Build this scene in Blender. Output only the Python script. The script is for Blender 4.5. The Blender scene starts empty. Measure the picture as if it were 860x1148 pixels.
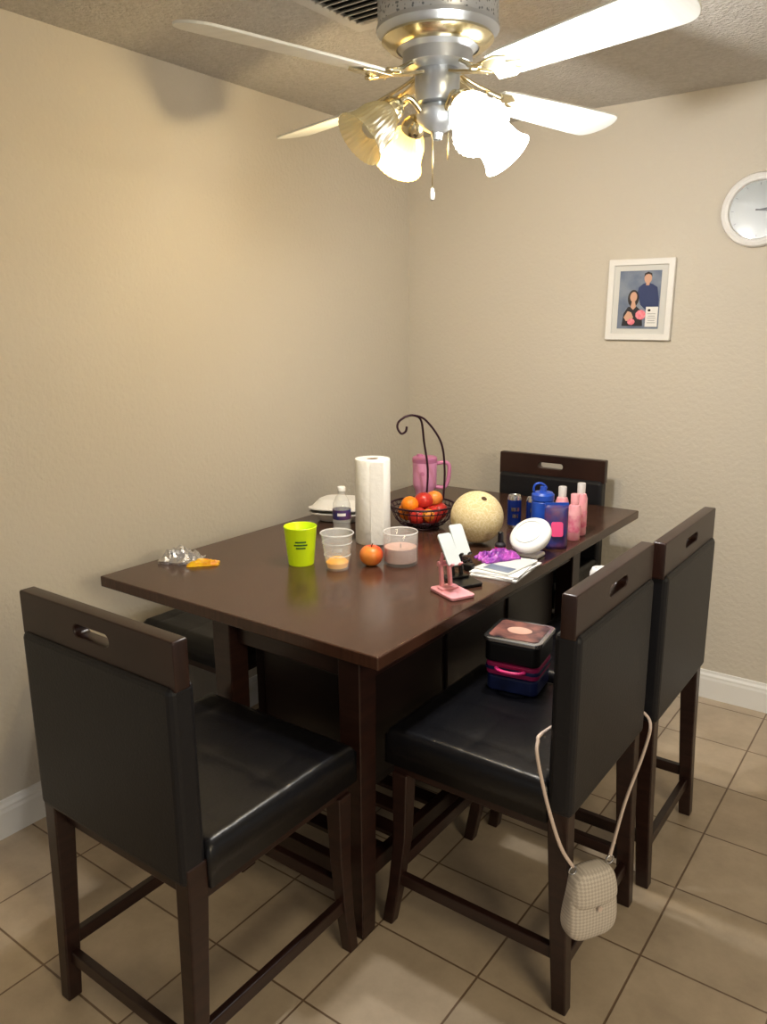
import bpy, bmesh, math, random
import numpy as np
from mathutils import Vector, Matrix, Euler
random.seed(7)
scene=bpy.context.scene
COL=bpy.context.collection
# ------------------------------------------------------------------ materials
def srgb(c):
    return tuple(((v/255)/12.92 if v/255<=.04045 else ((v/255+.055)/1.055)**2.4) for v in c)+(1,)
def mat(name,c,rough=.5,metal=0,spec=.5,bump=None,var=None,emis=None,trans=0,ior=1.45,alpha=1,coat=0,c2=None,vscale=8,stretch=None):
    m=bpy.data.materials.new(name); m.use_nodes=True
    nt=m.node_tree; b=nt.nodes["Principled BSDF"]
    col=srgb(c)
    b.inputs["Base Color"].default_value=col
    b.inputs["Roughness"].default_value=rough
    b.inputs["Metallic"].default_value=metal
    b.inputs["Specular IOR Level"].default_value=spec
    b.inputs["Transmission Weight"].default_value=trans
    b.inputs["IOR"].default_value=ior
    b.inputs["Alpha"].default_value=alpha
    b.inputs["Coat Weight"].default_value=coat
    if emis:
        b.inputs["Emission Color"].default_value=srgb(emis[0]); b.inputs["Emission Strength"].default_value=emis[1]
    tc=nt.nodes.new("ShaderNodeTexCoord")
    out=tc.outputs["Object"]
    if stretch:
        mp=nt.nodes.new("ShaderNodeMapping"); mp.inputs["Scale"].default_value=stretch
        nt.links.new(out,mp.inputs[0]); out=mp.outputs[0]
    if c2 is not None:
        n=nt.nodes.new("ShaderNodeTexNoise"); n.inputs["Scale"].default_value=vscale; n.inputs["Detail"].default_value=5
        nt.links.new(out,n.inputs["Vector"])
        r=nt.nodes.new("ShaderNodeValToRGB"); r.color_ramp.elements[0].position=.35; r.color_ramp.elements[1].position=.65
        r.color_ramp.elements[0].color=col; r.color_ramp.elements[1].color=srgb(c2)
        nt.links.new(n.outputs["Fac"],r.inputs[0]); nt.links.new(r.outputs[0],b.inputs["Base Color"])
    if bump:
        n=nt.nodes.new("ShaderNodeTexNoise"); n.inputs["Scale"].default_value=bump[0]; n.inputs["Detail"].default_value=4
        nt.links.new(tc.outputs["Object"],n.inputs["Vector"])
        bp=nt.nodes.new("ShaderNodeBump"); bp.inputs["Strength"].default_value=bump[1]; bp.inputs["Distance"].default_value=bump[2]
        nt.links.new(n.outputs["Fac"],bp.inputs["Height"]); nt.links.new(bp.outputs[0],b.inputs["Normal"])
    return m
M={}
M['wall']=mat("wall_paint",(201,194,181),.85,spec=.2,bump=(60,.4,.008))
M['ceil']=mat("ceiling_popcorn",(204,200,193),.95,spec=.1,bump=(90,1,.010),c2=(192,188,180),vscale=60)
M['trim']=mat("baseboard_white",(232,232,230),.4,bump=(3,.02,.01))
M['wood']=mat("espresso_wood",(46,27,22),.33,spec=.5,c2=(34,19,16),vscale=6,stretch=(1,1,12))
M['cab']=mat("cabinet_shaded_wood",(27,18,17),.4,spec=.4,c2=(22,14,14),vscale=6,stretch=(1,1,12))  # espresso wood made darker: under-table shade put into the colour
M['top']=mat("tabletop_wood",(75,49,38),.20,spec=.55,c2=(62,41,32),vscale=5,stretch=(14,1,1),bump=(60,.03,.002))
M['leather']=mat("black_leather",(20,20,24),.45,spec=.4,bump=(180,.25,.002))
M['seat']=mat("black_seat_leather",(12,12,16),.33,spec=.45,bump=(120,.2,.002))
M['white']=mat("white_plastic",(235,235,235),.35,bump=(10,.02,.002))
M['paper']=mat("paper_white",(240,240,238),.9,bump=(70,.4,.004))
M['foam']=mat("styrofoam",(232,231,228),.7,bump=(120,.2,.002))
M['card']=mat("cardboard",(150,120,85),.9,bump=(50,.2,.002))
M['black']=mat("black_plastic",(16,16,18),.35,bump=(40,.02,.001))
M['wire']=mat("dark_wire",(50,26,38),.4,metal=.4,bump=(40,.02,.001))
M['lime']=mat("lime_plastic_glow",(208,235,25),.35,emis=((190,230,20),.12),bump=(30,.02,.001))  # weak emission brightens the cup, though plastic gives no light
M['dgreen']=mat("green_ink",(40,90,35),.5,bump=(30,.02,.001))
M['clear']=mat("clear_plastic",(240,244,246),.06,alpha=.24,spec=.8,bump=(8,.01,.001))
M['glass']=mat("clear_glass",(235,238,238),.04,alpha=.24,spec=.9,bump=(8,.01,.001))
M['print']=mat("white_print",(235,235,235),.5,alpha=.6,bump=(8,.01,.001))
M['orangeliq']=mat("orange_pulp_glow",(255,170,10),.4,c2=(255,200,30),vscale=30,emis=((255,170,10),.2))  # low emission added so the pulp looks bright through the cup
M['apple']=mat("apple_skin",(190,40,28),.3,c2=(225,140,60),vscale=12,stretch=(1,1,.3))
M['redapple']=mat("red_apple_skin",(150,22,26),.28,c2=(190,50,40),vscale=14)
M['orange']=mat("orange_peel",(236,130,22),.45,bump=(200,.3,.002))
M['mango']=mat("yellow_peel",(232,180,50),.4,c2=(225,120,40),vscale=10)
M['stem']=mat("stem_brown",(70,48,25),.8,bump=(50,.1,.002))
M['wax']=mat("pink_wax",(222,180,164),.5,c2=(205,160,142),vscale=15)
M['pinkmet']=mat("pink_tumbler_paint",(206,140,178),.38,bump=(150,.1,.001))
M['pinkdark']=mat("pink_rubber",(190,118,158),.5,bump=(50,.05,.001))
M['pinkplas']=mat("pink_stand_plastic",(230,160,168),.35,bump=(50,.03,.001))
M['greypad']=mat("grey_pad",(194,202,205),.35,bump=(50,.03,.001))
M['silver']=mat("silver_metal",(200,202,205),.25,metal=1,bump=(30,.02,.001))
M['foil']=mat("foil_silver",(215,215,218),.22,metal=.9,bump=(90,.8,.006))
M['yellow']=mat("yellow_packet",(238,195,30),.35,c2=(215,140,30),vscale=40,bump=(60,.3,.003))
M['canblue']=mat("blue_can",(25,45,120),.25,metal=.5,c2=(30,60,150),vscale=20)
M['blue']=mat("blue_bottle",(34,82,190),.35,c2=(24,58,150),vscale=12)
M['bluedk']=mat("navy_print",(28,48,120),.4,c2=(90,50,90),vscale=28)
M['lidpic']=mat("food_print",(30,26,40),.3,c2=(150,100,90),vscale=22)
M['pinkbot']=mat("pink_translucent",(240,176,184),.2,c2=(226,140,155),vscale=15,bump=(30,.02,.001))
M['pinklab']=mat("pink_label",(214,90,130),.4,c2=(236,170,180),vscale=40)
M['purple']=mat("purple_wrapper",(110,50,150),.3,c2=(190,90,190),vscale=35,bump=(60,.6,.005))
M['skin']=mat("photo_skin",(205,160,135),.6,bump=(20,.02,.001))
M['hair']=mat("photo_hair",(35,25,22),.6,bump=(20,.02,.001))
M['photobg']=mat("photo_backdrop",(92,105,130),.6,c2=(130,140,155),vscale=12)
M['navy']=mat("photo_navy_shirt",(35,50,95),.6,bump=(20,.02,.001))
M['photoblk']=mat("photo_black_dress",(28,24,32),.6,bump=(20,.02,.001))
M['photopink']=mat("photo_pink_flowers",(225,110,130),.6,c2=(235,150,160),vscale=80)
M['ink']=mat("grey_ink",(110,110,115),.7,bump=(20,.02,.001))
M['frame']=mat("frame_white",(226,225,222),.45,bump=(60,.15,.001))
M['matb']=mat("mat_board",(206,206,202),.8,bump=(60,.1,.001))
M['brass']=mat("pale_brass",(226,214,178),.2,metal=1,bump=(20,.02,.001))
M['nickel']=mat("brushed_nickel",(186,191,198),.32,metal=.75,bump=(60,.05,.001))
M['blade']=mat("fan_blade_white",(230,231,226),.4,c2=(220,221,214),vscale=4,stretch=(10,1,1))
M['vent']=mat("vent_metal",(206,203,197),.5,bump=(30,.02,.001))
M['dark']=mat("dark_void",(12,12,14),.9,bump=(10,.02,.001))
M['clockface']=mat("clock_face",(150,156,158),.3,coat=.2,bump=(5,.02,.001))
M['teal']=mat("lunchbox_navy",(30,40,85),.4,c2=(45,60,120),vscale=14)
M['magenta']=mat("lunchbox_pink",(215,50,120),.4,bump=(20,.03,.001))
M['strap']=mat("bag_strap_leather",(206,188,176),.5,bump=(60,.1,.001))
def melon_mat():
    m=mat("cantaloupe_rind",(212,194,146),.75); nt=m.node_tree; b=nt.nodes["Principled BSDF"]
    tc=nt.nodes.new("ShaderNodeTexCoord"); v=nt.nodes.new("ShaderNodeTexVoronoi"); v.feature='DISTANCE_TO_EDGE'; v.inputs["Scale"].default_value=75
    n=nt.nodes.new("ShaderNodeTexNoise"); n.inputs["Scale"].default_value=25
    mx=nt.nodes.new("ShaderNodeMixRGB"); mx.inputs[0].default_value=.06
    nt.links.new(tc.outputs["Object"],mx.inputs[1]); nt.links.new(n.outputs["Color"],mx.inputs[2])
    nt.links.new(tc.outputs["Object"],n.inputs["Vector"]); nt.links.new(mx.outputs[0],v.inputs["Vector"])
    r=nt.nodes.new("ShaderNodeValToRGB"); r.color_ramp.elements[0].position=.0; r.color_ramp.elements[1].position=.12
    r.color_ramp.elements[0].color=srgb((222,208,172)); r.color_ramp.elements[1].color=srgb((202,184,138))
    nt.links.new(v.outputs["Distance"],r.inputs[0]); nt.links.new(r.outputs[0],b.inputs["Base Color"])
    bp=nt.nodes.new("ShaderNodeBump"); bp.invert=True; bp.inputs["Strength"].default_value=.3; bp.inputs["Distance"].default_value=.002
    nt.links.new(v.outputs["Distance"],bp.inputs["Height"]); nt.links.new(bp.outputs[0],b.inputs["Normal"])
    return m
M['melon']=melon_mat()
TS=.305
TX0,TY0=1.81,-.99
def tile_mat():
    m=bpy.data.materials.new("floor_tile"); m.use_nodes=True; nt=m.node_tree; b=nt.nodes["Principled BSDF"]
    tc=nt.nodes.new("ShaderNodeTexCoord"); mp=nt.nodes.new("ShaderNodeMapping")
    mp.inputs["Location"].default_value=(-TX0,-TY0,0)
    nt.links.new(tc.outputs["Object"],mp.inputs[0])
    br=nt.nodes.new("ShaderNodeTexBrick"); br.offset=0; br.squash=1
    br.inputs["Scale"].default_value=1; br.inputs["Brick Width"].default_value=TS; br.inputs["Row Height"].default_value=TS
    br.inputs["Mortar Size"].default_value=.0032; br.inputs["Mortar Smooth"].default_value=.3; br.inputs["Bias"].default_value=0
    br.inputs["Color1"].default_value=srgb((192,175,152)); br.inputs["Color2"].default_value=srgb((182,166,144)); br.inputs["Mortar"].default_value=srgb((118,97,78))
    nt.links.new(mp.outputs[0],br.inputs["Vector"])
    n=nt.nodes.new("ShaderNodeTexNoise"); n.inputs["Scale"].default_value=7; n.inputs["Detail"].default_value=6; n.inputs["Roughness"].default_value=.65
    nt.links.new(tc.outputs["Object"],n.inputs["Vector"])
    r=nt.nodes.new("ShaderNodeValToRGB"); r.color_ramp.elements[0].position=.3; r.color_ramp.elements[0].color=(.74,.72,.70,1); r.color_ramp.elements[1].position=.7; r.color_ramp.elements[1].color=(1.08,1.08,1.08,1)
    nt.links.new(n.outputs["Fac"],r.inputs[0])
    mx=nt.nodes.new("ShaderNodeMixRGB"); mx.blend_type='MULTIPLY'; mx.inputs[0].default_value=.8
    nt.links.new(br.outputs["Color"],mx.inputs[1]); nt.links.new(r.outputs[0],mx.inputs[2]); nt.links.new(mx.outputs[0],b.inputs["Base Color"])
    b.inputs["Roughness"].default_value=.34
    bp=nt.nodes.new("ShaderNodeBump"); bp.invert=True; bp.inputs["Strength"].default_value=.6; bp.inputs["Distance"].default_value=.003
    nt.links.new(br.outputs["Fac"],bp.inputs["Height"]); nt.links.new(bp.outputs[0],b.inputs["Normal"])
    return m
M['tile']=tile_mat()
def quilt_mat():
    m=mat("bag_quilted_canvas",(190,180,165),.6); nt=m.node_tree; b=nt.nodes["Principled BSDF"]
    tc=nt.nodes.new("ShaderNodeTexCoord"); mp=nt.nodes.new("ShaderNodeMapping"); mp.inputs["Rotation"].default_value=(math.radians(45),0,0); mp.inputs["Scale"].default_value=(0,170,170)
    ck=nt.nodes.new("ShaderNodeTexChecker"); ck.inputs["Scale"].default_value=1
    ck.inputs[1].default_value=srgb((200,192,181)); ck.inputs[2].default_value=srgb((176,167,156))
    nt.links.new(tc.outputs["Object"],mp.inputs[0]); nt.links.new(mp.outputs[0],ck.inputs[0]); nt.links.new(ck.outputs[0],b.inputs["Base Color"])
    return m
M['bag']=quilt_mat()
def grille_mat():
    m=mat("motor_band_lattice",(170,172,176),.35,metal=.4); nt=m.node_tree; b=nt.nodes["Principled BSDF"]
    tc=nt.nodes.new("ShaderNodeTexCoord"); v=nt.nodes.new("ShaderNodeTexVoronoi"); v.inputs["Scale"].default_value=110
    nt.links.new(tc.outputs["Object"],v.inputs["Vector"])
    r=nt.nodes.new("ShaderNodeValToRGB"); r.color_ramp.elements[0].position=.25; r.color_ramp.elements[0].color=srgb((110,116,124)); r.color_ramp.elements[1].position=.4; r.color_ramp.elements[1].color=srgb((190,194,200))
    nt.links.new(v.outputs["Distance"],r.inputs[0]); nt.links.new(r.outputs[0],b.inputs["Base Color"]); return m
M['grille']=grille_mat()
def shade_mat(name,ecol,es,tint):
    m=bpy.data.materials.new(name); m.use_nodes=True; nt=m.node_tree; nt.nodes.clear()
    o=nt.nodes.new("ShaderNodeOutputMaterial"); 
    g=nt.nodes.new("ShaderNodeBsdfGlossy"); g.inputs["Roughness"].default_value=.15
    tl=nt.nodes.new("ShaderNodeBsdfTranslucent"); tl.inputs[0].default_value=srgb(tint)
    tr=nt.nodes.new("ShaderNodeBsdfTransparent"); tr.inputs[0].default_value=srgb(tint)
    e=nt.nodes.new("ShaderNodeEmission"); e.inputs[0].default_value=srgb(ecol); e.inputs[1].default_value=es
    tc=nt.nodes.new("ShaderNodeTexCoord"); n=nt.nodes.new("ShaderNodeTexNoise"); n.inputs["Scale"].default_value=20
    bp=nt.nodes.new("ShaderNodeBump"); bp.inputs["Strength"].default_value=.2; nt.links.new(tc.outputs["Object"],n.inputs["Vector"]); nt.links.new(n.outputs[0],bp.inputs["Height"]); nt.links.new(bp.outputs[0],g.inputs["Normal"])
    m1=nt.nodes.new("ShaderNodeMixShader"); m1.inputs[0].default_value=.35; m2=nt.nodes.new("ShaderNodeMixShader"); m2.inputs[0].default_value=.2
    ad=nt.nodes.new("ShaderNodeAddShader")
    nt.links.new(tl.outputs[0],m1.inputs[1]); nt.links.new(tr.outputs[0],m1.inputs[2])
    nt.links.new(m1.outputs[0],m2.inputs[1]); nt.links.new(g.outputs[0],m2.inputs[2])
    nt.links.new(m2.outputs[0],ad.inputs[0]); nt.links.new(e.outputs[0],ad.inputs[1]); nt.links.new(ad.outputs[0],o.inputs[0])
    return m
M['sh_lit']=shade_mat("shade_glass_lit",(252,253,250),3.5,(235,235,232))
M['sh_warm']=shade_mat("shade_glass_warm",(255,222,140),.30,(230,215,175))
M['sh_off']=shade_mat("shade_glass_unlit_glow",(235,215,160),.16,(190,180,150))  # bulb is off; slight emission stands in for light on the glass
M['bulb']=mat("bulb_lit",(255,250,240),.4,emis=((255,254,250),30))
M['bulbw']=mat("bulb_warm_lit",(255,230,180),.4,emis=((255,232,170),8))
M['bulboff']=mat("bulb_unlit",(225,220,205),.3,bump=(10,.01,.001))
# ------------------------------------------------------------------ builders
def group(name,loc=(0,0,0),rz=0,rot=None):
    e=bpy.data.objects.new(name,None); e.empty_display_size=.05; COL.objects.link(e)
    e.location=loc; e.rotation_euler=rot if rot else (0,0,rz); return e
def finish(bm,name,m,parent=None,loc=(0,0,0),rot=(0,0,0),smooth=False,bevel=0,sub=0,auto=None):
    bmesh.ops.recalc_face_normals(bm,faces=bm.faces)
    me=bpy.data.meshes.new(name); bm.to_mesh(me); bm.free()
    if smooth:
        for p in me.polygons: p.use_smooth=True
    ob=bpy.data.objects.new(name,me); COL.objects.link(ob)
    if m: me.materials.append(m)
    ob.location=loc; ob.rotation_euler=rot
    if parent: ob.parent=parent
    if bevel:
        b=ob.modifiers.new("b",'BEVEL'); b.width=bevel; b.segments=3; b.limit_method='ANGLE'
    return ob
def box(parent,name,a,b,m,bevel=0,loc=(0,0,0),rot=(0,0,0)):
    bm=bmesh.new(); bmesh.ops.create_cube(bm,size=1)
    a=Vector(a);b=Vector(b);c=(a+b)/2;s=b-a
    for v in bm.verts: v.co=Vector((v.co.x*s.x+c.x,v.co.y*s.y+c.y,v.co.z*s.z+c.z))
    return finish(bm,name,m,parent,loc,rot,bevel=bevel)
def lathe(parent,name,prof,m,loc=(0,0,0),rot=(0,0,0),n=40,smooth=True,mod=None,sc=(1,1)):
    bm=bmesh.new(); rings=[]
    for (r,z) in prof:
        if r<1e-5: rings.append([bm.verts.new((0,0,z))]); continue
        ring=[]
        for i in range(n):
            t=2*math.pi*i/n; rr=r*(1+(mod(t,z) if mod else 0))
            ring.append(bm.verts.new((rr*math.cos(t)*sc[0],rr*math.sin(t)*sc[1],z)))
        rings.append(ring)
    for A,B in zip(rings,rings[1:]):
        for i in range(n):
            j=(i+1)%n
            if len(A)==1 and len(B)==1: continue
            if len(A)==1: bm.faces.new((A[0],B[i],B[j]))
            elif len(B)==1: bm.faces.new((A[i],A[j],B[0]))
            else: bm.faces.new((A[i],A[j],B[j],B[i]))
    ob=finish(bm,name,m,parent,loc,rot,smooth=False)
    if smooth:
        for p in ob.data.polygons: p.use_smooth=True
        try: ob.data.set_sharp_from_angle(angle=math.radians(38))
        except Exception: pass
    return ob
def tube(parent,name,pts,r,m,n=10,closed=False,loc=(0,0,0)):
    P=[Vector(p) for p in pts]; R=r if isinstance(r,(list,tuple)) else [r]*len(P)
    bm=bmesh.new(); rings=[]; prev=None; N=len(P)
    for i,p in enumerate(P):
        if closed: t=(P[(i+1)%N]-P[i-1])
        else: t=P[min(i+1,N-1)]-P[max(i-1,0)]
        t.normalize()
        if prev is None:
            a=Vector((0,0,1)) if abs(t.z)<.9 else Vector((1,0,0))
            u=t.cross(a).normalized()
        else:
            u=(prev-t*prev.dot(t)).normalized()
        prev=u; w=t.cross(u)
        rings.append([bm.verts.new(p+u*math.cos(2*math.pi*k/n)*R[i]+w*math.sin(2*math.pi*k/n)*R[i]) for k in range(n)])
    pairs=list(zip(rings,rings[1:]))
    if closed: pairs.append((rings[-1],rings[0]))
    for A,B in pairs:
        for k in range(n): bm.faces.new((A[k],A[(k+1)%n],B[(k+1)%n],B[k]))
    if not closed:
        bm.faces.new(rings[0]); bm.faces.new(rings[-1])
    return finish(bm,name,m,parent,loc,smooth=True)
def bez(p0,p1,p2,p3,n=14):
    p0,p1,p2,p3=map(Vector,(p0,p1,p2,p3)); out=[]
    for i in range(n+1):
        t=i/n; out.append(p0*(1-t)**3+p1*3*t*(1-t)**2+p2*3*t*t*(1-t)+p3*t**3)
    return out
def smoothpath(pts,n=8):
    P=[Vector(p) for p in pts]; out=[]
    for i in range(len(P)-1):
        p0=P[max(i-1,0)];p1=P[i];p2=P[i+1];p3=P[min(i+2,len(P)-1)]
        for k in range(n):
            t=k/n
            out.append(.5*((2*p1)+(p2-p0)*t+(2*p0-5*p1+4*p2-p3)*t*t+(3*p1-p0-3*p2+p3)*t**3))
    out.append(P[-1]); return out
def post(parent,name,secs,m,bevel=.004):
    bm=bmesh.new(); rings=[]
    for (x,y,z,wx,wy) in secs:
        rings.append([bm.verts.new((x+sx*wx/2,y+sy*wy/2,z)) for sx,sy in ((-1,-1),(1,-1),(1,1),(-1,1))])
    for A,B in zip(rings,rings[1:]):
        for k in range(4): bm.faces.new((A[k],A[(k+1)%4],B[(k+1)%4],B[k]))
    bm.faces.new(rings[0]); bm.faces.new(rings[-1])
    return finish(bm,name,m,parent,bevel=bevel)
def beam(parent,name,a,b,w,h,m,bevel=.003):
    a=Vector(a);b=Vector(b);d=b-a;L=d.length
    bm=bmesh.new(); bmesh.ops.create_cube(bm,size=1)
    for v in bm.verts: v.co=Vector((v.co.x*L,v.co.y*w,v.co.z*h))
    return finish(bm,name,m,parent,(a+b)/2,d.to_track_quat('X','Z').to_euler(),bevel=bevel)
def plate(parent,name,outline,z0,z1,m,loc=(0,0,0),rot=(0,0,0),bevel=0):
    bm=bmesh.new(); A=[bm.verts.new((x,y,z0)) for x,y in outline]; B=[bm.verts.new((x,y,z1)) for x,y in outline]
    n=len(A)
    bm.faces.new(A); bm.faces.new(B)
    for k in range(n): bm.faces.new((A[k],A[(k+1)%n],B[(k+1)%n],B[k]))
    return finish(bm,name,m,parent,loc,rot,bevel=bevel)
def rrect(w,h,r,n=6,cx=0,cy=0):
    out=[]
    for (sx,sy,a0) in ((1,1,0),(-1,1,90),(-1,-1,180),(1,-1,270)):
        for i in range(n+1):
            a=math.radians(a0+90*i/n); out.append((cx+sx*(w/2-r)+r*math.cos(a),cy+sy*(h/2-r)+r*math.sin(a)))
    return out
def ellip(rx,ry,n=28,cx=0,cy=0):
    return [(cx+rx*math.cos(2*math.pi*i/n),cy+ry*math.sin(2*math.pi*i/n)) for i in range(n)]
def holed(parent,name,outer,inner,thick,m,loc,rot,bevel=.003):
    cu=bpy.data.curves.new(name,'CURVE'); cu.dimensions='2D'; cu.fill_mode='BOTH'; cu.extrude=thick/2-bevel; cu.bevel_depth=bevel; cu.bevel_resolution=2; cu.offset=-bevel
    for pl in (outer,inner):
        s=cu.splines.new('POLY'); s.points.add(len(pl)-1); s.use_cyclic_u=True
        for p,(x,y) in zip(s.points,pl): p.co=(x,y,0,1)
    tmp=bpy.data.objects.new("tmp",cu); COL.objects.link(tmp)
    dg=bpy.context.evaluated_depsgraph_get(); me=bpy.data.meshes.new_from_object(tmp.evaluated_get(dg))
    bpy.data.objects.remove(tmp); me.name=name
    ob=bpy.data.objects.new(name,me); COL.objects.link(ob); me.materials.clear(); me.materials.append(m)
    ob.parent=parent; ob.location=loc; ob.rotation_euler=rot; return ob
def wrapmark(parent,name,w,h,R,z,ang,m,th=.0005):
    bm=bmesh.new(); n=10; A=[];B=[]
    for i in range(n+1):
        a=ang+(i/n-.5)*w/R
        A.append(bm.verts.new(((R+th)*math.sin(a),-(R+th)*math.cos(a),z-h/2))); B.append(bm.verts.new(((R+th)*math.sin(a),-(R+th)*math.cos(a),z+h/2)))
    for i in range(n): bm.faces.new((A[i],A[i+1],B[i+1],B[i]))
    return finish(bm,name,m,parent)
def blob(parent,name,rad,m,loc=(0,0,0),rot=(0,0,0),seg=32,f=None):
    bm=bmesh.new(); bmesh.ops.create_uvsphere(bm,u_segments=seg,v_segments=seg//2,radius=1)
    for v in bm.verts:
        c=v.co.copy()
        if f: c=f(c)
        v.co=Vector((c.x*rad[0],c.y*rad[1],c.z*rad[2]))
    return finish(bm,name,m,parent,loc,rot,smooth=True)
def crumple(parent,name,w,d,h,m,loc,rz,n=14,flat=.25):
    bm=bmesh.new(); top=[];bot=[]
    for i in range(n+1):
        rt=[];rb=[]
        for j in range(n+1):
            u=i/n*2-1; v=j/n*2-1
            e=max(0,(1-u**4)*(1-v**4))
            zz=h*(.25+.75*e)*(random.uniform(flat,1))
            x=u*w/2*(1+.05*math.sin(9*v))+random.uniform(-1,1)*w*.015; y=v*d/2*(1+.05*math.sin(7*u))+random.uniform(-1,1)*d*.015
            rt.append(bm.verts.new((x,y,zz))); rb.append(bm.verts.new((x,y,0)))
        top.append(rt);bot.append(rb)
    for i in range(n):
        for j in range(n):
            bm.faces.new((top[i][j],top[i+1][j],top[i+1][j+1],top[i][j+1]))
            bm.faces.new((bot[i][j],bot[i][j+1],bot[i+1][j+1],bot[i+1][j]))
    for k in range(n):
        for (a,b,c,d2) in ((top[k][0],top[k+1][0],bot[k+1][0],bot[k][0]),(top[k][n],top[k+1][n],bot[k+1][n],bot[k][n]),(top[0][k],top[0][k+1],bot[0][k+1],bot[0][k]),(top[n][k],top[n][k+1],bot[n][k+1],bot[n][k])):
            bm.faces.new((a,b,c,d2))
    return finish(bm,name,m,parent,loc,(0,0,rz))
def cushion(parent,name,x0,x1,y0,y1,z0,z1,m,nx=3,ny=3,N=48,depth=.0018,edge=.02,cr=.0008):
    bm=bmesh.new(); g=[]
    W=x1-x0;D=y1-y0
    bt=[((i+.5)/nx,(j+.5)/ny) for i in range(nx) for j in range(ny)]
    for i in range(N+1):
        row=[]
        for j in range(N+1):
            u=i/N;v=j/N
            du=min(u,1-u)*W; dv=min(v,1-v)*D; dd=min(du,dv)
            z=z1
            if dd<edge: z-= edge*(1-math.sqrt(max(0,1-((edge-dd)/edge)**2)))
            for (a,b) in bt:
                r2=((u-a)*W)**2+((v-b)*D)**2
                z-=depth*math.exp(-r2/(.03**2))
            a=abs(((u*nx) %1)-.5)*W/nx; b=abs(((v*ny)%1)-.5)*D/ny
            z-=cr*(math.exp(-(a/.008)**2)+math.exp(-(b/.008)**2))
            row.append(bm.verts.new((x0+u*W,y0+v*D,z)))
        g.append(row)
    for i in range(N):
        for j in range(N): bm.faces.new((g[i][j],g[i+1][j],g[i+1][j+1],g[i][j+1]))
    border=[g[i][0] for i in range(N)]+[g[N][j] for j in range(N)]+[g[N-i][N] for i in range(N)]+[g[0][N-j] for j in range(N)]
    low=[bm.verts.new((v.co.x,v.co.y,z0)) for v in border]
    n=len(border)
    for k in range(n): bm.faces.new((border[k],border[(k+1)%n],low[(k+1)%n],low[k]))
    bm.faces.new(low)
    return finish(bm,name,m,parent,smooth=True)
# ------------------------------------------------------------------ room
X1,Y1=4.6,-5.6; H=2.44
def slab(name,a,b,m): return box(None,name,a,b,m)
slab("floor",(-.1,Y1,-.1),(X1,.1,0),M['tile'])
slab("ceiling",(-.1,Y1,H),(X1,.1,H+.1),M['ceil'])
slab("wall_left",(-.1,Y1,0),(0,.1,H),M['wall'])
slab("wall_back",(0,0,0),(X1,.1,H),M['wall'])
def baseboard(name,length,loc,rz):
    prof=[(0,0),(.016,0),(.016,.085),(.013,.095),(.013,.103),(.007,.112),(.005,.122),(0,.124)]
    bm=bmesh.new(); A=[bm.verts.new((0,-p[0],p[1])) for p in prof]; B=[bm.verts.new((length,-p[0],p[1])) for p in prof]
    bm.faces.new(A);bm.faces.new(B)
    for k in range(len(prof)): bm.faces.new((A[k],A[(k+1)%len(prof)],B[(k+1)%len(prof)],B[k]))
    return finish(bm,name,M['trim'],None,loc,(0,0,rz))
baseboard("baseboard_back",X1,(0,0,0),0)
baseboard("baseboard_left",-Y1-.02,(0,Y1,0),math.radians(90))
# ------------------------------------------------------------------ dining table
T=.836
t=group("dining_table")
box(t,"tabletop",(.224,-2.013,T-.034),(1.287,-.22,T),M['top'],bevel=.004)
YF=-.66
box(t,"apron",(.70,-1.955,T-.11),(1.20,YF+.02,T-.034),M['wood'],bevel=.003)
LX=1.175
for i,(x,y) in enumerate([(.725,-1.95),(LX,-1.95),(.725,YF),(LX,YF)]):
    post(t,"leg_%d"%(i+1),[(x,y,0,.056,.056),(x,y,.12,.060,.060),(x,y,T-.11,.068,.068),(x,y,T-.034,.068,.068)],M['wood'])
box(t,"cabinet",(.77,-1.90,.36),(1.14,YF-.05,T-.1),M['cab'],bevel=.004)
for k in range(3):
    y0=-1.88+k*.39
    box(t,"door_panel_%d"%(k+1),(1.138,y0+.01,.39),(1.148,y0+.37,.70),M['cab'],bevel=.004)
box(t,"end_panel",(.81,-1.908,.40),(1.10,-1.896,.70),M['cab'],bevel=.004)
beam(t,"shelf_rail_1",(.725,-1.95,.17),(.725,YF,.17),.03,.045,M['wood'])
beam(t,"shelf_rail_2",(LX,-1.95,.17),(LX,YF,.17),.03,.045,M['wood'])
beam(t,"shelf_rail_3",(.725,-1.95,.17),(LX,-1.95,.17),.03,.045,M['wood'])
beam(t,"shelf_rail_4",(.725,YF,.17),(LX,YF,.17),.03,.045,M['wood'])
for k in range(13):
    y=-1.87+k*.093
    box(t,"shelf_slat_%d"%(k+1),(.73,y,.172),(LX-.005,y+.05,.186),M['wood'],bevel=.002)
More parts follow.
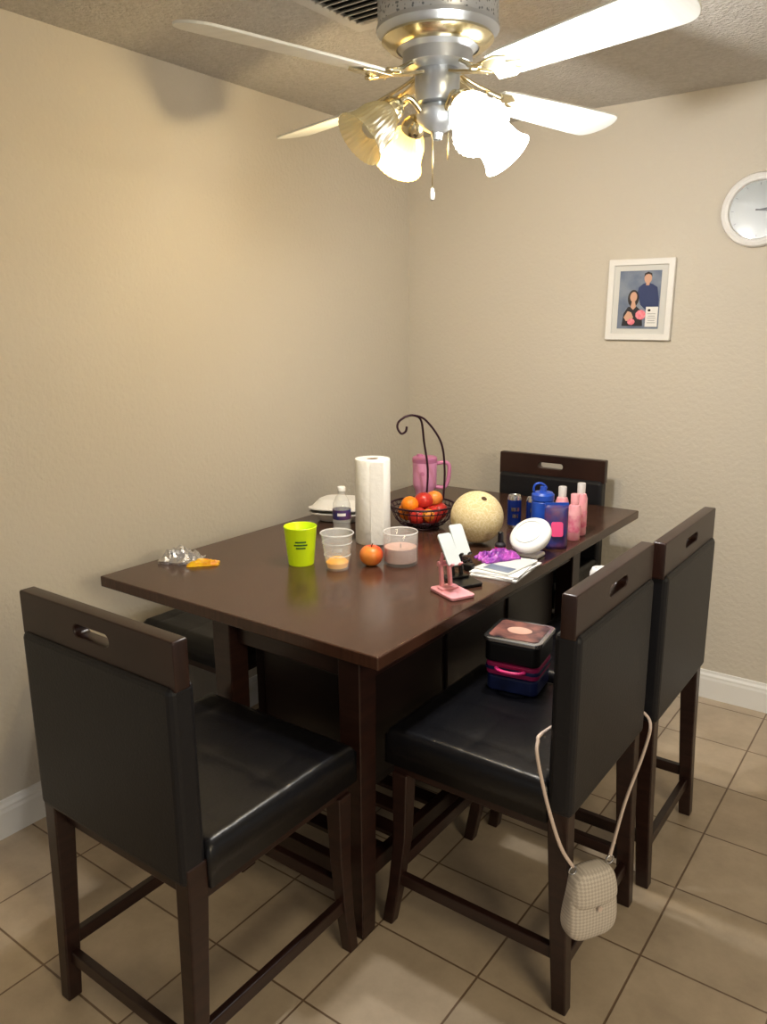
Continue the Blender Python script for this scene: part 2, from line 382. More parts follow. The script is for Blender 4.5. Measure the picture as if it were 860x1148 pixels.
# ------------------------------------------------------------------ chairs
def chair(loc,rz,F=.215,wb=.243,w=.25,foot=.0,dz=0.006):
    c=group("dining_chair",loc,rz); W=w
    box(c,"back_panel",(-wb,-.285,.52),(wb,-.225,.935+dz),M['leather'],bevel=.014)
    holed(c,"top_rail",rrect(2*wb+.01,.10,.006),rrect(.115,.026,.0129,8,0,.004),.034,M['wood'],(0,-.258,.975+dz),(math.radians(90),0,0))
    cushion(c,"seat",-W+.005,W-.005,-.228,F,.495,.592,M['seat'])
    box(c,"seat_frame",(-W+.02,-.25,.465),(W-.02,F-.015,.50),M['wood'],bevel=.004)
    L=W-.033
    for i,s in enumerate((-1,1)):
        post(c,"rear_leg_%d"%(i+1),[(s*L,-.275,0,.034,.036),(s*L,-.262,.25,.038,.042),(s*L,-.252,.50,.042,.05),(s*L,-.252,.56,.042,.05)],M['wood'])
        post(c,"front_leg_%d"%(i+1),[(s*L,F+foot-.005,0,.032,.032),(s*L,F-.022+foot*.5,.12,.034,.034),(s*L,F-.036,.28,.038,.038),(s*L,F-.04,.47,.046,.046)],M['wood'])
        beam(c,"side_stretcher_%d"%(i+1),(s*L,-.265,.15),(s*L,F-.025,.15),.02,.034,M['wood'])
    beam(c,"rear_stretcher",(-L,-.266,.115),(L,-.266,.115),.02,.034,M['wood'])
    beam(c,"footrest",(-L,F-.03,.20),(L,F-.03,.20),.022,.036,M['wood'])
    return c
chair((.960,-2.25,0),0,F=.240,wb=.248,w=.262)
chair((1.437,-1.655,0),math.radians(90),foot=.012,dz=.014)
chair((1.455,-1.122,0),math.radians(90),w=.245)
chair((.868,-.41,0),math.radians(180),dz=-.008)
# bench
b=group("dining_bench")
cushion(b,"seat",.06,.50,-1.76,-.55,.49,.58,M['seat'],3,8,80)
box(b,"seat_frame",(.08,-1.74,.455),(.48,-.57,.495),M['wood'],bevel=.004)
for i,(x,y) in enumerate([(.11,-1.71),(.45,-1.71),(.11,-.6),(.45,-.6)]):
    post(b,"leg_%d"%(i+1),[(x,y,0,.034,.034),(x,y,.46,.046,.046)],M['wood'])
beam(b,"stretcher_1",(.11,-1.71,.14),(.45,-1.71,.14),.02,.034,M['wood'])
beam(b,"stretcher_2",(.11,-.6,.14),(.45,-.6,.14),.02,.034,M['wood'])
beam(b,"stretcher_3",(.28,-1.71,.14),(.28,-.6,.14),.02,.034,M['wood'])
# ------------------------------------------------------------------ ceiling fan
FX,FY=1.155,-1.572
f=group("ceiling_fan",(FX,FY,0))
lathe(f,"canopy",[(.0,H),(.075,H),(.075,H-.012),(.06,H-.035),(.03,H-.05),(0,H-.05)],M['nickel'])
lathe(f,"downrod",[(0,H-.03),(.014,H-.03),(.014,2.35),(0,2.35)],M['nickel'],n=20)
lathe(f,"motor_cap",[(0,2.375),(.05,2.375),(.11,2.366),(.14,2.352),(.146,2.345),(.146,2.338),(0,2.338)],M['nickel'])
lathe(f,"motor_band",[(0,2.338),(.142,2.338),(.145,2.33),(.145,2.28),(.142,2.273),(0,2.273)],M['grille'],n=64)
lathe(f,"motor_base",[(0,2.273),(.148,2.273),(.148,2.264),(.138,2.255),(.125,2.240),(.10,2.23),(.085,2.218),(.085,2.19),(.07,2.18),(0,2.18)],M['nickel'])
lathe(f,"motor_ring",[(.10,2.240),(.133,2.252),(.136,2.244),(.118,2.230),(.10,2.226)],M['brass'],n=48)
lathe(f,"switch_housing",[(0,2.185),(.050,2.185),(.055,2.178),(.055,2.13),(.048,2.11),(.03,2.10),(0,2.10)],M['nickel'])
lathe(f,"light_fitter",[(0,2.105),(.04,2.103),(.05,2.092),(.05,2.07),(.035,2.05),(.015,2.04),(.012,2.025),(0,2.023)],M['nickel'])
BZ=2.160
for k in range(4):
    a=math.radians(-15+90*k)
    br=group("blade_arm_%d"%(k+1),(0,0,BZ)); br.parent=f; br.rotation_euler=(0,0,a)
    L0,L1=.20,.680
    pts=[(L0,-.045),(L0+.04,-.052),(L1-.10,-.068)]
    arc=[(L1-.05+.05*math.cos(math.radians(q)),.0+.068*math.sin(math.radians(q))) for q in range(-80,81,16)]
    pts=pts+[(L1-.05,-.068)]+arc+[(L1-.05,.068),(L1-.10,.068),(L0+.04,.052),(L0,.045),(L0-.012,.02),(L0-.012,-.02)]
    plate(br,"blade",pts,-.003,.003,M['blade'],loc=(0,0,-.012),rot=(math.radians(-12),0,0),bevel=.0015)
    tube(br,"iron_a",bez((.07,0,.03),(.12,.0,.01),(.13,.045,-.01),(.19,.04,-.018)),.0045,M['brass'])
    tube(br,"iron_b",bez((.07,0,.03),(.12,.0,.01),(.13,-.045,-.01),(.19,-.04,-.018)),.0045,M['brass'])
    tube(br,"iron_c",bez((.14,.03,-.012),(.16,.0,-.01),(.17,0,-.01),(.14,-.03,-.012)),.004,M['brass'])
    plate(br,"iron_plate",[(.17,-.04),(.22,-.045),(.25,-.03),(.235,-.012),(.27,0),(.235,.012),(.25,.03),(.22,.045),(.17,.04),(.185,0)],-.003,.001,M['brass'],loc=(0,0,-.018),rot=(math.radians(-12),0,0),bevel=.001)
    plate(br,"iron_root",[(.06,-.02),(.12,-.012),(.17,-.02),(.19,0),(.17,.02),(.12,.012),(.06,.02)],-.003,.003,M['brass'],loc=(0,0,.018),rot=(0,math.radians(12),0),bevel=.001)
lights=[]
for k,(ang,kind) in enumerate([(243,'off'),(152,'warm'),(330,'lit'),(63,'lit')]):
    a=math.radians(ang); tilt=math.radians(40)
    d=Vector((math.cos(a)*math.cos(tilt),math.sin(a)*math.cos(tilt),-math.sin(tilt)))
    q=Vector((0,0,1)).rotation_difference(d).to_euler()
    o=Vector((math.cos(a)*.12,math.sin(a)*.12,2.085))
    h=Vector((math.cos(a)*.04,math.sin(a)*.04,2.08))
    tube(f,"lamp_arm_%d"%(k+1),bez(h,h+Vector((math.cos(a)*.03,math.sin(a)*.03,.03)),o-d*.05+Vector((0,0,.012)),o-d*.012),.007,M['brass'])
    lathe(f,"lamp_socket_%d"%(k+1),[(0,-.02),(.018,-.018),(.028,-.004),(.031,.008),(.031,.018),(.026,.02)],M['brass'],loc=o,rot=q)
    ms={'off':M['sh_off'],'warm':M['sh_warm'],'lit':M['sh_lit']}[kind]
    lathe(f,"glass_shade_%d"%(k+1),[(.026,.004),(.030,.02),(.042,.036),(.050,.058),(.053,.085),(.058,.105),(.068,.122),(.066,.122),(.056,.105),(.051,.085),(.048,.058),(.040,.037),(.028,.021)],ms,loc=o,rot=q,n=180,mod=lambda t,z:.018*math.cos(30*t)*min(1,max(0,(z-.015)/.03)))
    mb={'off':M['bulboff'],'warm':M['bulbw'],'lit':M['bulb']}[kind]
    lathe(f,"bulb_%d"%(k+1),[(0,.0),(.013,.0),(.013,.025),(.022,.045),(.029,.065),(.027,.082),(.016,.094),(0,.098)],mb,loc=o,rot=q,n=28)
    if kind!='off': lights.append((Vector((FX,FY,0))+o+d*.108,kind,d))
tube(f,"pull_chain_1",[(.0,-.02,2.05),(.002,-.021,1.98),(0,-.02,1.91)],.0016,M['brass'],n=6)
lathe(f,"chain_fob",[(0,0),(.006,.004),(.007,.018),(.004,.03),(0,.032)],M['white'],loc=(0,-.02,1.88),n=16)
tube(f,"pull_chain_2",[(.02,.02,2.05),(.02,.02,1.98)],.0016,M['brass'],n=6)
# vent
v=group("ceiling_vent",(.88,-1.50,H))
holed(v,"vent_frame",rrect(.36,.42,.006),rrect(.28,.34,.003),.012,M['vent'],(0,0,-.006),(0,0,0),.002)
box(v,"vent_back",(-.14,-.17,-.002),(.14,.17,0),M['dark'])
for k in range(11):
    y=-.15+k*.03
    box(v,"louver_%d"%k,(-.14,-.011,-.001),(.14,.011,.001),M['vent'],loc=(0,y,-.010),rot=(math.radians(35),0,0))
# ------------------------------------------------------------------ wall art
p=group("framed_photo",(1.163,-.012,1.675),rot=(0,math.radians(.6),0))
R90=(math.radians(90),0,0)
holed(p,"frame",rrect(.272,.325,.004),rrect(.222,.275,.002),.022,M['frame'],(0,0,0),R90,.003)
box(p,"mat_board",(-.114,-.001,-.14),(.114,.006,.14),M['matb'])
def flat(name,outl,y,m,parent=None): return plate(parent or p,name,outl,0,.0006,m,loc=(0,-.002-y,0),rot=R90)
flat("photo_print",rrect(.172,.232,.001,cx=-.002,cy=.0),0,M['photobg'])
flat("man_body",[(.005,-.02),(-.01,.03),(-.006,.05),(.012,.064),(.03,.068),(.05,.062),(.07,.05),(.08,.0),(.08,-.05),(.05,-.06)],.0008,M['navy'])
flat("man_neck",rrect(.014,.02,.003,cx=.03,cy=.067),.0012,M['skin'])
flat("man_head",ellip(.0155,.021,cx=.03,cy=.086),.0016,M['skin'])
flat("man_hair",[(.014,.09),(.015,.104),(.03,.111),(.045,.104),(.046,.09),(.041,.099),(.03,.102),(.02,.099)],.0022,M['hair'])
flat("woman_hair",ellip(.023,.034,cx=-.025,cy=.006),.0024,M['hair'])
flat("woman_body",[(-.068,-.105),(-.062,-.055),(-.045,-.028),(-.01,-.026),(.012,-.045),(.02,-.105)],.0030,M['photoblk'])
flat("woman_neck",[(-.034,-.03),(-.03,-.004),(-.018,-.004),(-.012,-.028),(-.023,-.04)],.0034,M['skin'])
flat("woman_head",ellip(.0145,.02,cx=-.024,cy=.012),.0038,M['skin'])
flat("woman_arm",[(-.06,-.07),(-.045,-.045),(-.03,-.05),(-.02,-.07),(-.03,-.085),(-.05,-.085)],.0038,M['skin'])
flat("flowers_1",ellip(.022,.02,9,cx=.01,cy=-.06),.0044,M['photopink'])
flat("flowers_2",ellip(.016,.013,9,cx=-.028,cy=-.088),.0044,M['photopink'])
flat("card",rrect(.05,.08,.001,cx=.056,cy=-.068),.0052,M['frame'])
flat("card_emblem",ellip(.006,.005,cx=.045,cy=-.042),.0058,M['hair'])
for k in range(5): flat("card_line_%d"%k,rrect(.034-.006*(k%2),.0018,.0005,cx=.056,cy=-.056-.009*k),.0058,M['ink'])
c=group("wall_clock",(1.588,-.0,1.99))
lathe(c,"clock_rim",[(.100,0),(.132,0),(.134,.012),(.128,.026),(.116,.032),(.106,.026),(.102,.012)],M['white'],rot=R90,n=64)
lathe(c,"clock_dial",[(0,.012),(.104,.012),(.104,.0),(0,0)],M['clockface'],rot=R90,n=64)
for k in range(12):
    a=k*math.pi/6
    box(c,"tick_%d"%k,(-.001,-.0135,.088),(.001,-.0125,.096),M['ink'],rot=(0,a,0))
box(c,"hour_hand",(-.003,-.016,-.01),(.003,-.015,.05),M['black'],rot=(0,math.radians(96),0))
box(c,"minute_hand",(-.002,-.018,-.01),(.002,-.017,.075),M['black'],rot=(0,math.radians(84),0))
# ------------------------------------------------------------------ table-top things
Z=T+.0006
D42=math.radians(42)
g=group("plastic_cup",(.645,-1.56,Z))
lathe(g,"cup",[(0,0),(.040,0),(.041,.004),(.052,.120),(.0535,.123),(.052,.125),(.0505,.123),(.039,.006),(0,.006)],M['lime'],n=48)
for kk,(w_,z_) in enumerate(((.034,.082),(.042,.072),(.030,.062))): wrapmark(g,"print_mark_%d"%kk,w_,.005,.041+.011*z_/.116,z_,D42,M['dgreen'],.0012)
g=group("clear_plastic_cup",(.775,-1.535,Z))
lathe(g,"cup",[(0,0),(.034,0),(.035,.004),(.050,.112),(.053,.114),(.053,.117),(.049,.117),(.048,.112),(.033,.005),(0,.005)],M['clear'],n=48)
for zz in (.045,.085): lathe(g,"rib_%d"%(zz*1000),[(.0348+zz*.138,zz),(.0360+zz*.138,zz+.001),(.0348+zz*.138,zz+.003)],M['print'],n=48)
lathe(g,"rim_roll",[(.052,.113),(.054,.115),(.052,.118),(.050,.116)],M['print'],n=48)
wrapmark(g,"print_mark_1",.03,.012,.0445,.070,math.radians(40),M['print'],.0008); wrapmark(g,"print_mark_2",.018,.004,.043,.056,math.radians(40),M['print'],.0008)
lathe(g,"orange_juice",[(0,.006),(.031,.006),(.035,.022),(.022,.034),(0,.038)],M['orangeliq'],n=32)
g=group("water_bottle",(.575,-1.265,Z))
lathe(g,"bottle",[(0,0),(.028,0),(.032,.006),(.032,.05),(.030,.058),(.032,.066),(.032,.12),(.030,.135),(.020,.158),(.0125,.168),(.0125,.178),(0,.178)],M['clear'],n=40)
lathe(g,"label",[(.0325,.080),(.0328,.082),(.0328,.112),(.0325,.114)],M['bluedk'],n=40)
wrapmark(g,"label_mark",.03,.010,.0328,.099,math.radians(38),M['white'],.0008)
lathe(g,"cap",[(0,.178),(.014,.178),(.0145,.180),(.0145,.192),(.013,.194),(0,.194)],M['white'],n=30)
g=group("paper_towel_roll",(.675,-1.215,Z))
lathe(g,"roll",[(.02,0),(.060,0),(.0615,.003),(.0615,.292),(.060,.296),(.021,.296),(.021,.28),(.02,0)],M['paper'],n=56)
lathe(g,"core",[(.0205,.001),(.0205,.294),(.018,.294),(.018,.001)],M['card'],n=32)
box(g,"loose_sheet",(.0,-.0635,.004),(.045,-.0622,.292),M['paper'],rot=(0,0,math.radians(30)))
g=group("takeout_container",(.365,-1.01,Z+.004),math.radians(20))
def tray(parent,name,s0,s1,h,m,loc=(0,0,0),rot=(0,0,0)):
    bm=bmesh.new(); rs=[]
    for (s,z) in ((s0,0),(s1,h),(s1+.014,h),(s1+.014,h-.004),(s1+.004,h-.006)):
        rs.append([bm.verts.new((x,y,z)) for x,y in rrect(s,s,s*.28)])
    n=len(rs[0])
    for A,B in zip(rs,rs[1:]):
        for k in range(n): bm.faces.new((A[k],A[(k+1)%n],B[(k+1)%n],B[k]))
    bm.faces.new(rs[0])
    ob=finish(bm,name,m,parent,loc,rot); s=ob.modifiers.new("s",'SOLIDIFY'); s.thickness=.003; return ob
tray(g,"base",.15,.215,.036,M['foam'])
tray(g,"lid",.15,.215,.034,M['foam'],loc=(0,0,.076),rot=(math.pi+math.radians(-4),0,0))
def applef(c):
    r=math.sqrt(c.x**2+c.y**2); z=c.z
    if z>0: z-=.28*math.exp(-(r/.28)**2)
    else: z+=.18*math.exp(-(r/.25)**2)
    k=1+.05*z
    return Vector((c.x*k,c.y*k,z))
def apple(name,loc,r,m,parent=None,rot=(0,0,0)):
    a=group(name,loc,rot=rot)
    if parent: a.parent=parent
    blob(a,"flesh",(r,r,r*.92),m,f=applef)
    tube(a,"stem",[(0,0,r*.6),(.002,0,r*.85),(.006,0,r*1.05)],.0016,M['stem'],n=6); return a
apple("apple",(.842,-1.447,Z+.0325),.038,M['apple'])
g=group("glass_candle_jar",(.905,-1.375,Z))
lathe(g,"jar",[(0,0),(.052,0),(.056,.006),(.056,.104),(.0545,.106),(.053,.104),(.053,.012),(.05,.009),(0,.009)],M['glass'],n=48)
lathe(g,"wax",[(0,.010),(.0515,.010),(.0515,.055),(.04,.052),(0,.051)],M['wax'],n=40)
lathe(g,"jar_rim",[(.0545,.103),(.0565,.104),(.0545,.107),(.053,.105)],M['print'],n=48)
tube(g,"wick",[(0,0,.05),(.001,0,.065)],.0012,M['black'],n=6)
# fruit bowl
BA=math.radians(36)
g=group("wire_fruit_bowl",(.705,-.945,Z),BA)
def ring(parent,name,r,z,rad,m,n=48): return tube(parent,name,[(r*math.cos(2*math.pi*i/n),r*math.sin(2*math.pi*i/n),z) for i in range(n)],rad,m,n=8,closed=True)
ring(g,"foot_ring",.062,.004,.003,M['wire']); ring(g,"rim",.122,.088,.004,M['wire']); ring(g,"rim_lower",.117,.070,.0025,M['wire']); ring(g,"mid_ring",.10,.035,.002,M['wire'])
for k in range(28):
    a=2*math.pi*k/28; cs,sn=math.cos(a),math.sin(a)
    tube(g,"wire_%d"%k,[(r*cs,r*sn,z) for r,z in ((.03,.006),(.062,.006),(.085,.018),(.103,.04),(.117,.07),(.122,.088))],.0014,M['wire'],n=6)
    b2=2*math.pi*(k+.5)/28
    tube(g,"zig_%d"%k,[(.117*cs,.117*sn,.070),(.122*math.cos(b2),.122*math.sin(b2),.088)],.0012,M['wire'],n=5)
lathe(g,"base_plate",[(0,.004),(.034,.004),(.034,.008),(0,.008)],M['wire'],n=30)
for s,(x0,y0) in enumerate(((.085,.088),(.022,.120))):
    P=smoothpath([(x0,y0,.088),(x0+.004,y0-.004,.20),(x0-.012,y0-.02,.31),(x0*.3-.01,.055,.395),(-.035,.03,.418),(-.068,.02,.412)],8)
    tube(g,"hanger_rod_%d"%s,P,.0042,M['wire'],n=8)
tube(g,"banana_hook",smoothpath([(-.065,.021,.413),(-.088,.018,.395),(-.092,.017,.372),(-.078,.017,.352),(-.062,.018,.36),(-.058,.018,.378)],8),.0042,M['wire'],n=8)
for i,(x,y,z,r,mm) in enumerate([(-.055,.02,.055,.036,'orange'),(-.02,-.045,.052,.036,'redapple'),(.035,-.05,.055,.037,'redapple'),(.06,.01,.058,.037,'redapple'),(0,.045,.055,.036,'orange'),(.005,0,.098,.037,'redapple'),(-.048,-.028,.092,.033,'orange'),(.045,.02,.102,.034,'apple'),(.02,-.075,.062,.024,'mango')]):
    if mm in('orange','mango'):
        blob(g,"orange_fruit_%d"%i,(r,r,r*.95),M[mm],loc=(x,y,z))
    else: apple("apple_fruit_%d"%i,(x,y,z),r,M[mm],g,rot=(random.uniform(-.7,.7),random.uniform(-.7,.7),0))
# pink tumbler
g=group("insulated_tumbler",(.578,-.735,Z),math.radians(36))
lathe(g,"body",[(0,0),(.033,0),(.035,.004),(.037,.08),(.040,.095),(.047,.11),(.048,.12),(.049,.205),(.046,.212),(0,.212)],M['pinkmet'],n=44)
lathe(g,"lid",[(.049,.206),(.050,.209),(.050,.223),(.046,.228),(.02,.230),(0,.230)],M['pinkdark'],n=44)
tube(g,"handle",bez((.046,0,.200),(.10,0,.212),(.102,0,.20),(.098,0,.155),12)+bez((.098,0,.155),(.093,0,.10),(.08,0,.095),(.044,0,.105),12)[1:],.008,M['pinkdark'],n=12)
lathe(g,"emblem",[(0,0),(.009,0),(.009,.001),(0,.001)],M['pinkdark'],loc=(-.012,-.0475,.165),rot=(math.radians(90),0,math.radians(-14)),n=20)
lathe(g,"straw_cap",[(0,.23),(.012,.23),(.012,.238),(0,.24)],M['pinkdark'],loc=(-.02,0,0),n=20)
# cantaloupe
g=group("cantaloupe",(.985,-1.025,Z+.0925),rot=(.3,.5,0))
blob(g,"rind",(.092,.092,.090),M['melon'],seg=48)
lathe(g,"stem_scar",[(0,.091),(.009,.0905),(.011,.088),(0,.087)],M['stem'],n=16)
def can(loc,m,r=.0265,h=.125,name="drink_can"):
    g=group(name,loc,math.radians(20))
    lathe(g,"body",[(0,.003),(r*.75,.0),(r*.85,.003),(r,.010),(r,h-.012),(r*.88,h-.003),(r*.86,h),(r*.8,h-.002),(0,h-.002)],M['silver'],n=36)
    lathe(g,"print",[(r+.0004,.014),(r+.0005,.016),(r+.0005,h-.018),(r+.0004,h-.016)],m,n=36)
    for kk,(w_,z_) in enumerate(((.03,.075),(.02,.05))): wrapmark(g,"can_mark_%d"%kk,w_,.014,r,z_,math.radians(15),M['silver'],.0012)
    plate(g,"tab",ellip(.006,.010,14),h-.002,h,M['silver']); return g
can((.995,-.76,Z),M['canblue'],.026,.125); can((1.06,-.735,Z),M['canblue'],.026,.12)
g=group("nail_polish_bottle",(1.125,-1.115,Z))
lathe(g,"body",[(0,0),(.017,0),(.018,.003),(.018,.038),(.012,.045),(0,.045)],M['photoblk'],n=30)
lathe(g,"cap",[(0,.045),(.010,.045),(.009,.078),(.007,.08),(0,.08)],M['black'],n=24)
lathe(g,"label",[(.0184,.01),(.0184,.03)],M['magenta'],n=30)
g=group("round_white_speaker",(1.21,-1.068,Z))
d=Vector((-.1,-.62,.78)).normalized(); q=Vector((0,0,1)).rotation_difference(d).to_euler()
lathe(g,"shell",[(0,-.030),(.037,-.030),(.060,-.022),(.070,-.006),(.070,.006),(.064,.014),(.052,.018),(0,.022)],M['white'],loc=(0,0,.070),rot=q,n=48)
lathe(g,"grey_ring",[(.044,.0212),(.046,.0212),(.046,.018),(.044,.018)],M['greypad'],loc=(0,0,.070),rot=q,n=48)
box(g,"stand_foot",(-.04,-.03,0),(.04,.035,.014),M['white'],bevel=.006)
box(g,"stand_neck",(-.015,-.005,.01),(.015,.02,.05),M['white'],bevel=.004)
g=group("sports_bottle",(1.165,-.885,Z),math.radians(36))
lathe(g,"body",[(0,0),(.035,0),(.038,.004),(.038,.055),(.035,.07),(.038,.085),(.038,.145),(.032,.152),(0,.152)],M['blue'],n=40)
lathe(g,"lid",[(0,.152),(.039,.152),(.039,.170),(.032,.178),(.012,.181),(.010,.198),(0,.20)],M['blue'],n=40)
tube(g,"carry_loop",bez((-.03,0,.175),(-.045,0,.215),(.0,0,.22),(.012,0,.19),12),.004,M['blue'],n=8)
g=group("printed_pouch",(1.237,-.93,Z),math.radians(36))
def pouch(parent,w,h,dp,m):
    bm=bmesh.new(); N=12; F=[];Bk=[]
    for i in range(N+1):
        a=[];b_=[]
        for j in range(N+1):
            u=i/N*2-1; v=j/N
            th=dp*(1-u**4)*(1-v)**.6 + .002
            a.append(bm.verts.new((u*w/2,-th/2-random.uniform(0,.002),v*h))); b_.append(bm.verts.new((u*w/2,th/2,v*h)))
        F.append(a);Bk.append(b_)
    for i in range(N):
        for j in range(N):
            bm.faces.new((F[i][j],F[i+1][j],F[i+1][j+1],F[i][j+1])); bm.faces.new((Bk[i][j],Bk[i][j+1],Bk[i+1][j+1],Bk[i+1][j]))
    for k in range(N):
        bm.faces.new((F[0][k],F[0][k+1],Bk[0][k+1],Bk[0][k])); bm.faces.new((F[N][k],F[N][k+1],Bk[N][k+1],Bk[N][k]))
        bm.faces.new((F[k][0],F[k+1][0],Bk[k+1][0],Bk[k][0])); bm.faces.new((F[k][N],F[k+1][N],Bk[k+1][N],Bk[k][N]))
    return finish(bm,"bag",m,parent,smooth=True)
pouch(g,.080,.150,.04,M['bluedk'])
box(g,"seal",(-.040,-.002,.138),(.040,.002,.158),M['blue'])
plate(g,"print_patch",rrect(.04,.05,.008),0,.001,M['magenta'],loc=(0,-.0205,.07),rot=(math.radians(78),0,0))
for i,(x,y,h) in enumerate([(1.185,-.765,.18),(1.245,-.795,.165),(1.235,-.715,.19)]):
    g=group("body_spray_bottle",(x,y,Z))
    lathe(g,"body",[(0,0),(.021,0),(.023,.004),(.023,h-.055),(.018,h-.04),(.010,h-.036),(0,h-.036)],M['pinkbot'],n=32)
    lathe(g,"cap",[(0,h-.04),(.014,h-.04),(.0145,h-.002),(.013,h),(0,h)],M['pinkplas' if i%2 else 'print'],n=28)
    lathe(g,"label",[(.0235,.03),(.0235,.09)],M['pinklab'],n=32)
def stand(loc,rz,m,pad):
    g=group("phone_stand",loc,rz)
    plate(g,"base",rrect(.080,.120,.012),0,.010,m,bevel=.003)
    plate(g,"base_ridge",rrect(.06,.03,.006,cy=.02),.010,.016,m,bevel=.002)
    for s in (-1,1):
        beam(g,"arm_%d"%s,(s*.014,.03,.010),(s*.014,.040,.080),.010,.014,m)
        beam(g,"upper_arm_%d"%s,(s*.014,.040,.080),(s*.014,.028,.115),.009,.010,m)
    lathe(g,"hinge",[(0,-.022),(.008,-.022),(.008,.022),(0,.022)],m,loc=(0,.04,.08),rot=(0,math.radians(90),0),n=18)
    R=(math.radians(52),0,0)
    plate(g,"cradle",rrect(.044,.100,.008),-.003,.004,pad,loc=(0,.018,.125),rot=R,bevel=.0015)
    plate(g,"cradle_back",rrect(.030,.06,.008),-.006,-.003,m,loc=(0,.018,.125),rot=R)
    for s in (-1,1): box(g,"hook_%d"%s,(s*.014-.005,-.052,.0),(s*.014+.005,-.046,.016),m,loc=(0,.018,.125),rot=R,bevel=.002)
    return g
stand((1.195,-1.535,Z),math.radians(65),M['pinkplas'],M['greypad'])
stand((1.165,-1.43,Z),math.radians(60),M['black'],M['greypad'])
g=group("magazine_stack",(1.215,-1.245,Z),math.radians(4))
for k,(w,dd,rz,mm) in enumerate([(.15,.22,2,'paper'),(.145,.21,-4,'white'),(.14,.20,5,'paper'),(.12,.18,-8,'matb')]):
    plate(g,"magazine_%d"%k,rrect(w,dd,.002),k*.0045,k*.0045+.004,M[mm],rot=(0,0,math.radians(rz)))
plate(g,"cover_picture",rrect(.09,.05,.002),.0176,.0181,M['photobg'],loc=(0,-.05,0),rot=(0,0,math.radians(-8)))
crumple(None,"snack_wrapper",.13,.075,.032,M['purple'],(1.165,-1.21,Z+.019),math.radians(60))
g=group("charging_cable",(1.08,-1.30,Z))
tube(g,"cable",[(.05*math.cos(t*.5)*(1-.01*t),.035*math.sin(t*.5),.004+.0006*t) for t in range(40)],.003,M['black'],n=6)
box(g,"plug",(.03,-.03,0),(.06,-.005,.022),M['black'],bevel=.004)
g=group("foil_snack_bag",(.305,-1.762,Z),math.radians(25))
crumple(g,"foil",.13,.09,.05,M['foil'],(0,0,0),0,n=10)
crumple(g,"yellow_corner",.10,.055,.018,M['yellow'],(.085,-.025,0),math.radians(20),n=8)
# lunch boxes on chair
g=group("lunch_box_stack",(1.385,-1.485,.5925),math.radians(8))
plate(g,"box_lower",rrect(.145,.135,.02),.0,.045,M['teal'],bevel=.006)
plate(g,"box_mid",rrect(.15,.14,.02),.047,.085,M['magenta'],bevel=.006)
plate(g,"box_mid_band",rrect(.155,.145,.02),.062,.072,M['teal'],bevel=.002)
plate(g,"box_upper",rrect(.155,.15,.02),.087,.145,M['black'],bevel=.006)
plate(g,"lid",rrect(.165,.158,.02),.145,.158,M['silver'],bevel=.003)
plate(g,"lid_picture",rrect(.14,.13,.015),.158,.1592,M['lidpic'])
plate(g,"lid_picture_oval",ellip(.035,.025),.1592,.160,M['wax'])
tube(g,"handle",bez((-.04,-.072,.07),(-.035,-.10,.07),(.035,-.10,.07),(.04,-.072,.07),12),.006,M['magenta'],n=8)
g=group("travel_cup",(1.50,-1.19,.5925))
lathe(g,"body",[(0,0),(.026,0),(.028,.004),(.032,.26),(0,.26)],M['white'],n=32)
lathe(g,"lid",[(0,.26),(.034,.26),(.034,.272),(.028,.285),(.02,.286),(.016,.278),(0,.278)],M['white'],n=32)
# handbag
BP=(1.755,-1.845,.305); BR=math.radians(-32)
g=group("crossbody_handbag",BP,BR)
def bagf(c):
    def sg(v,e): return math.copysign(abs(v)**e,v)
    x,y,z=sg(c.x,.6),sg(c.y,.55),sg(c.z,.6)
    y*=1-.12*z; x*=1-.2*z
    return Vector((x,y,z))
blob(g,"body",(.032,.064,.088),M['bag'],f=bagf,seg=64)
blob(g,"flap",(.036,.059,.046),M['bag'],f=bagf,loc=(0,0,.044),seg=48)
lathe(g,"clasp",[(0,0),(.006,0),(.006,.003),(0,.003)],M['strap'],loc=(.038,0,.004),rot=(0,math.radians(90),0),n=16)
for s in (-1,1): tube(g,"d_ring_%d"%s,[(0,s*.05+.010*math.cos(q_*.5236),.09+.010*math.sin(q_*.5236)) for q_ in range(12)],.002,M['silver'],n=6,closed=True)
mwb=(Matrix.Translation(BP)@Matrix.Rotation(BR,4,'Z'))
e1=mwb@Vector((0,-.05,.1)); e2=mwb@Vector((0,.05,.1))
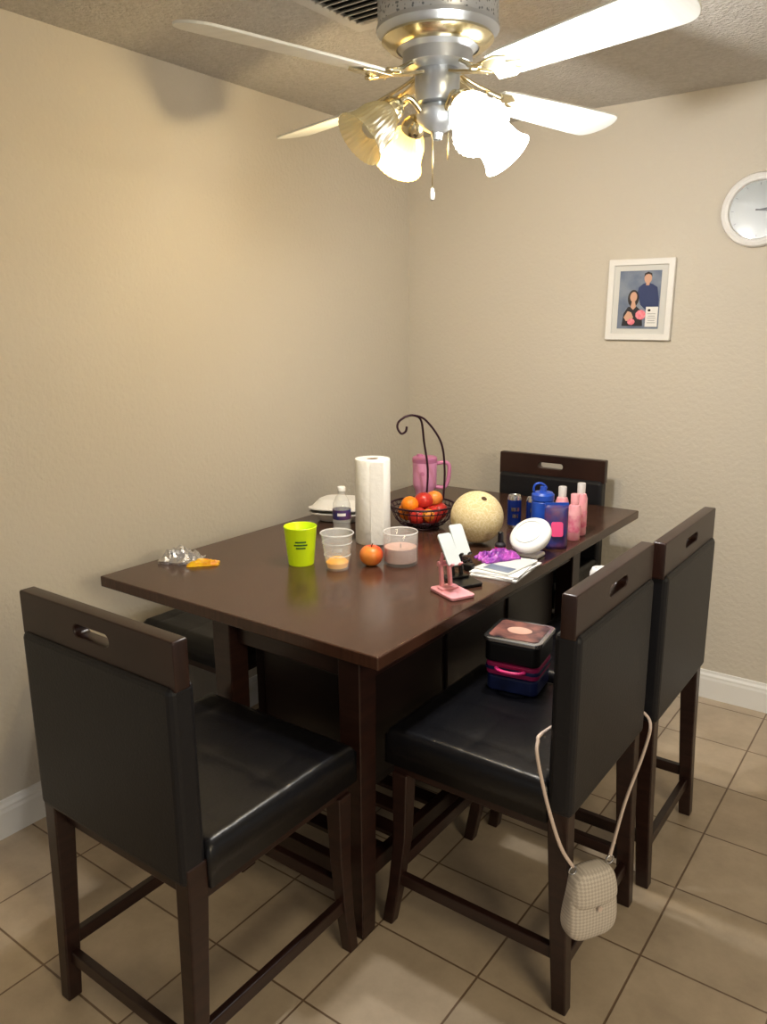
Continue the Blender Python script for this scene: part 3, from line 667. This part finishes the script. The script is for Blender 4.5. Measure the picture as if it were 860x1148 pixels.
S=[e1,(1.705,-1.908,.46),(1.675,-1.920,.56),(1.648,-1.920,.66),(1.640,-1.905,.69),(1.636,-1.87,.695),(1.636,-1.66,.66),(1.636,-1.42,.61),(1.655,-1.395,.60),(1.70,-1.392,.57),(1.734,-1.400,.54),(1.742,-1.47,.49),(1.75,-1.62,.43),e2]
inv=mwb.inverted()
tube(g,"strap",[inv@p_ for p_ in smoothpath(S,5)],.0042,M['strap'],n=8)
# ------------------------------------------------------------------ lights
for i,(P,kind,d) in enumerate(lights):
    L=bpy.data.lights.new("fan_bulb_light",'POINT'); L.energy={'lit':37,'warm':21}[kind]; L.color={'lit':(1,.98,.955),'warm':(1,.77,.42)}[kind]; L.shadow_soft_size=.03
    o=bpy.data.objects.new("fan_bulb_light_%d"%i,L); COL.objects.link(o); o.location=P
L=bpy.data.lights.new("warm_fill_light",'AREA'); L.shape='RECTANGLE'; L.size=1.2; L.size_y=.6; L.energy=50; L.color=(1,.83,.56)  # unseen area light added to warm the left wall
o=bpy.data.objects.new("warm_fill_light",L); COL.objects.link(o); o.location=(4.3,-3.4,2.1); o.rotation_euler=(Vector((0,-1.9,1.5))-Vector(o.location)).to_track_quat('-Z','Y').to_euler()
w=bpy.data.worlds.new("w"); scene.world=w; w.use_nodes=True; w.node_tree.nodes["Background"].inputs[0].default_value=(1,.98,.96,1); w.node_tree.nodes["Background"].inputs[1].default_value=.38
scene.view_settings.view_transform='Standard'
# ------------------------------------------------------------------ camera
yaw,pitch,roll=.6319,.2326,-.0071
fw=Vector((-math.sin(yaw)*math.cos(pitch),math.cos(yaw)*math.cos(pitch),-math.sin(pitch)))
rt=Vector((math.cos(yaw),math.sin(yaw),0)); up=rt.cross(fw)
r2=rt*math.cos(roll)+up*math.sin(roll); u2=-rt*math.sin(roll)+up*math.cos(roll)
cd=bpy.data.cameras.new("camera"); co=bpy.data.objects.new("camera",cd); COL.objects.link(co)
mw=Matrix(((r2.x,u2.x,-fw.x,2.2879),(r2.y,u2.y,-fw.y,-3.3549),(r2.z,u2.z,-fw.z,1.5768),(0,0,0,1)))
co.matrix_world=mw
cd.sensor_fit='VERTICAL'; cd.sensor_height=24; cd.lens=879.8/1148*24; cd.clip_start=.02
scene.camera=co
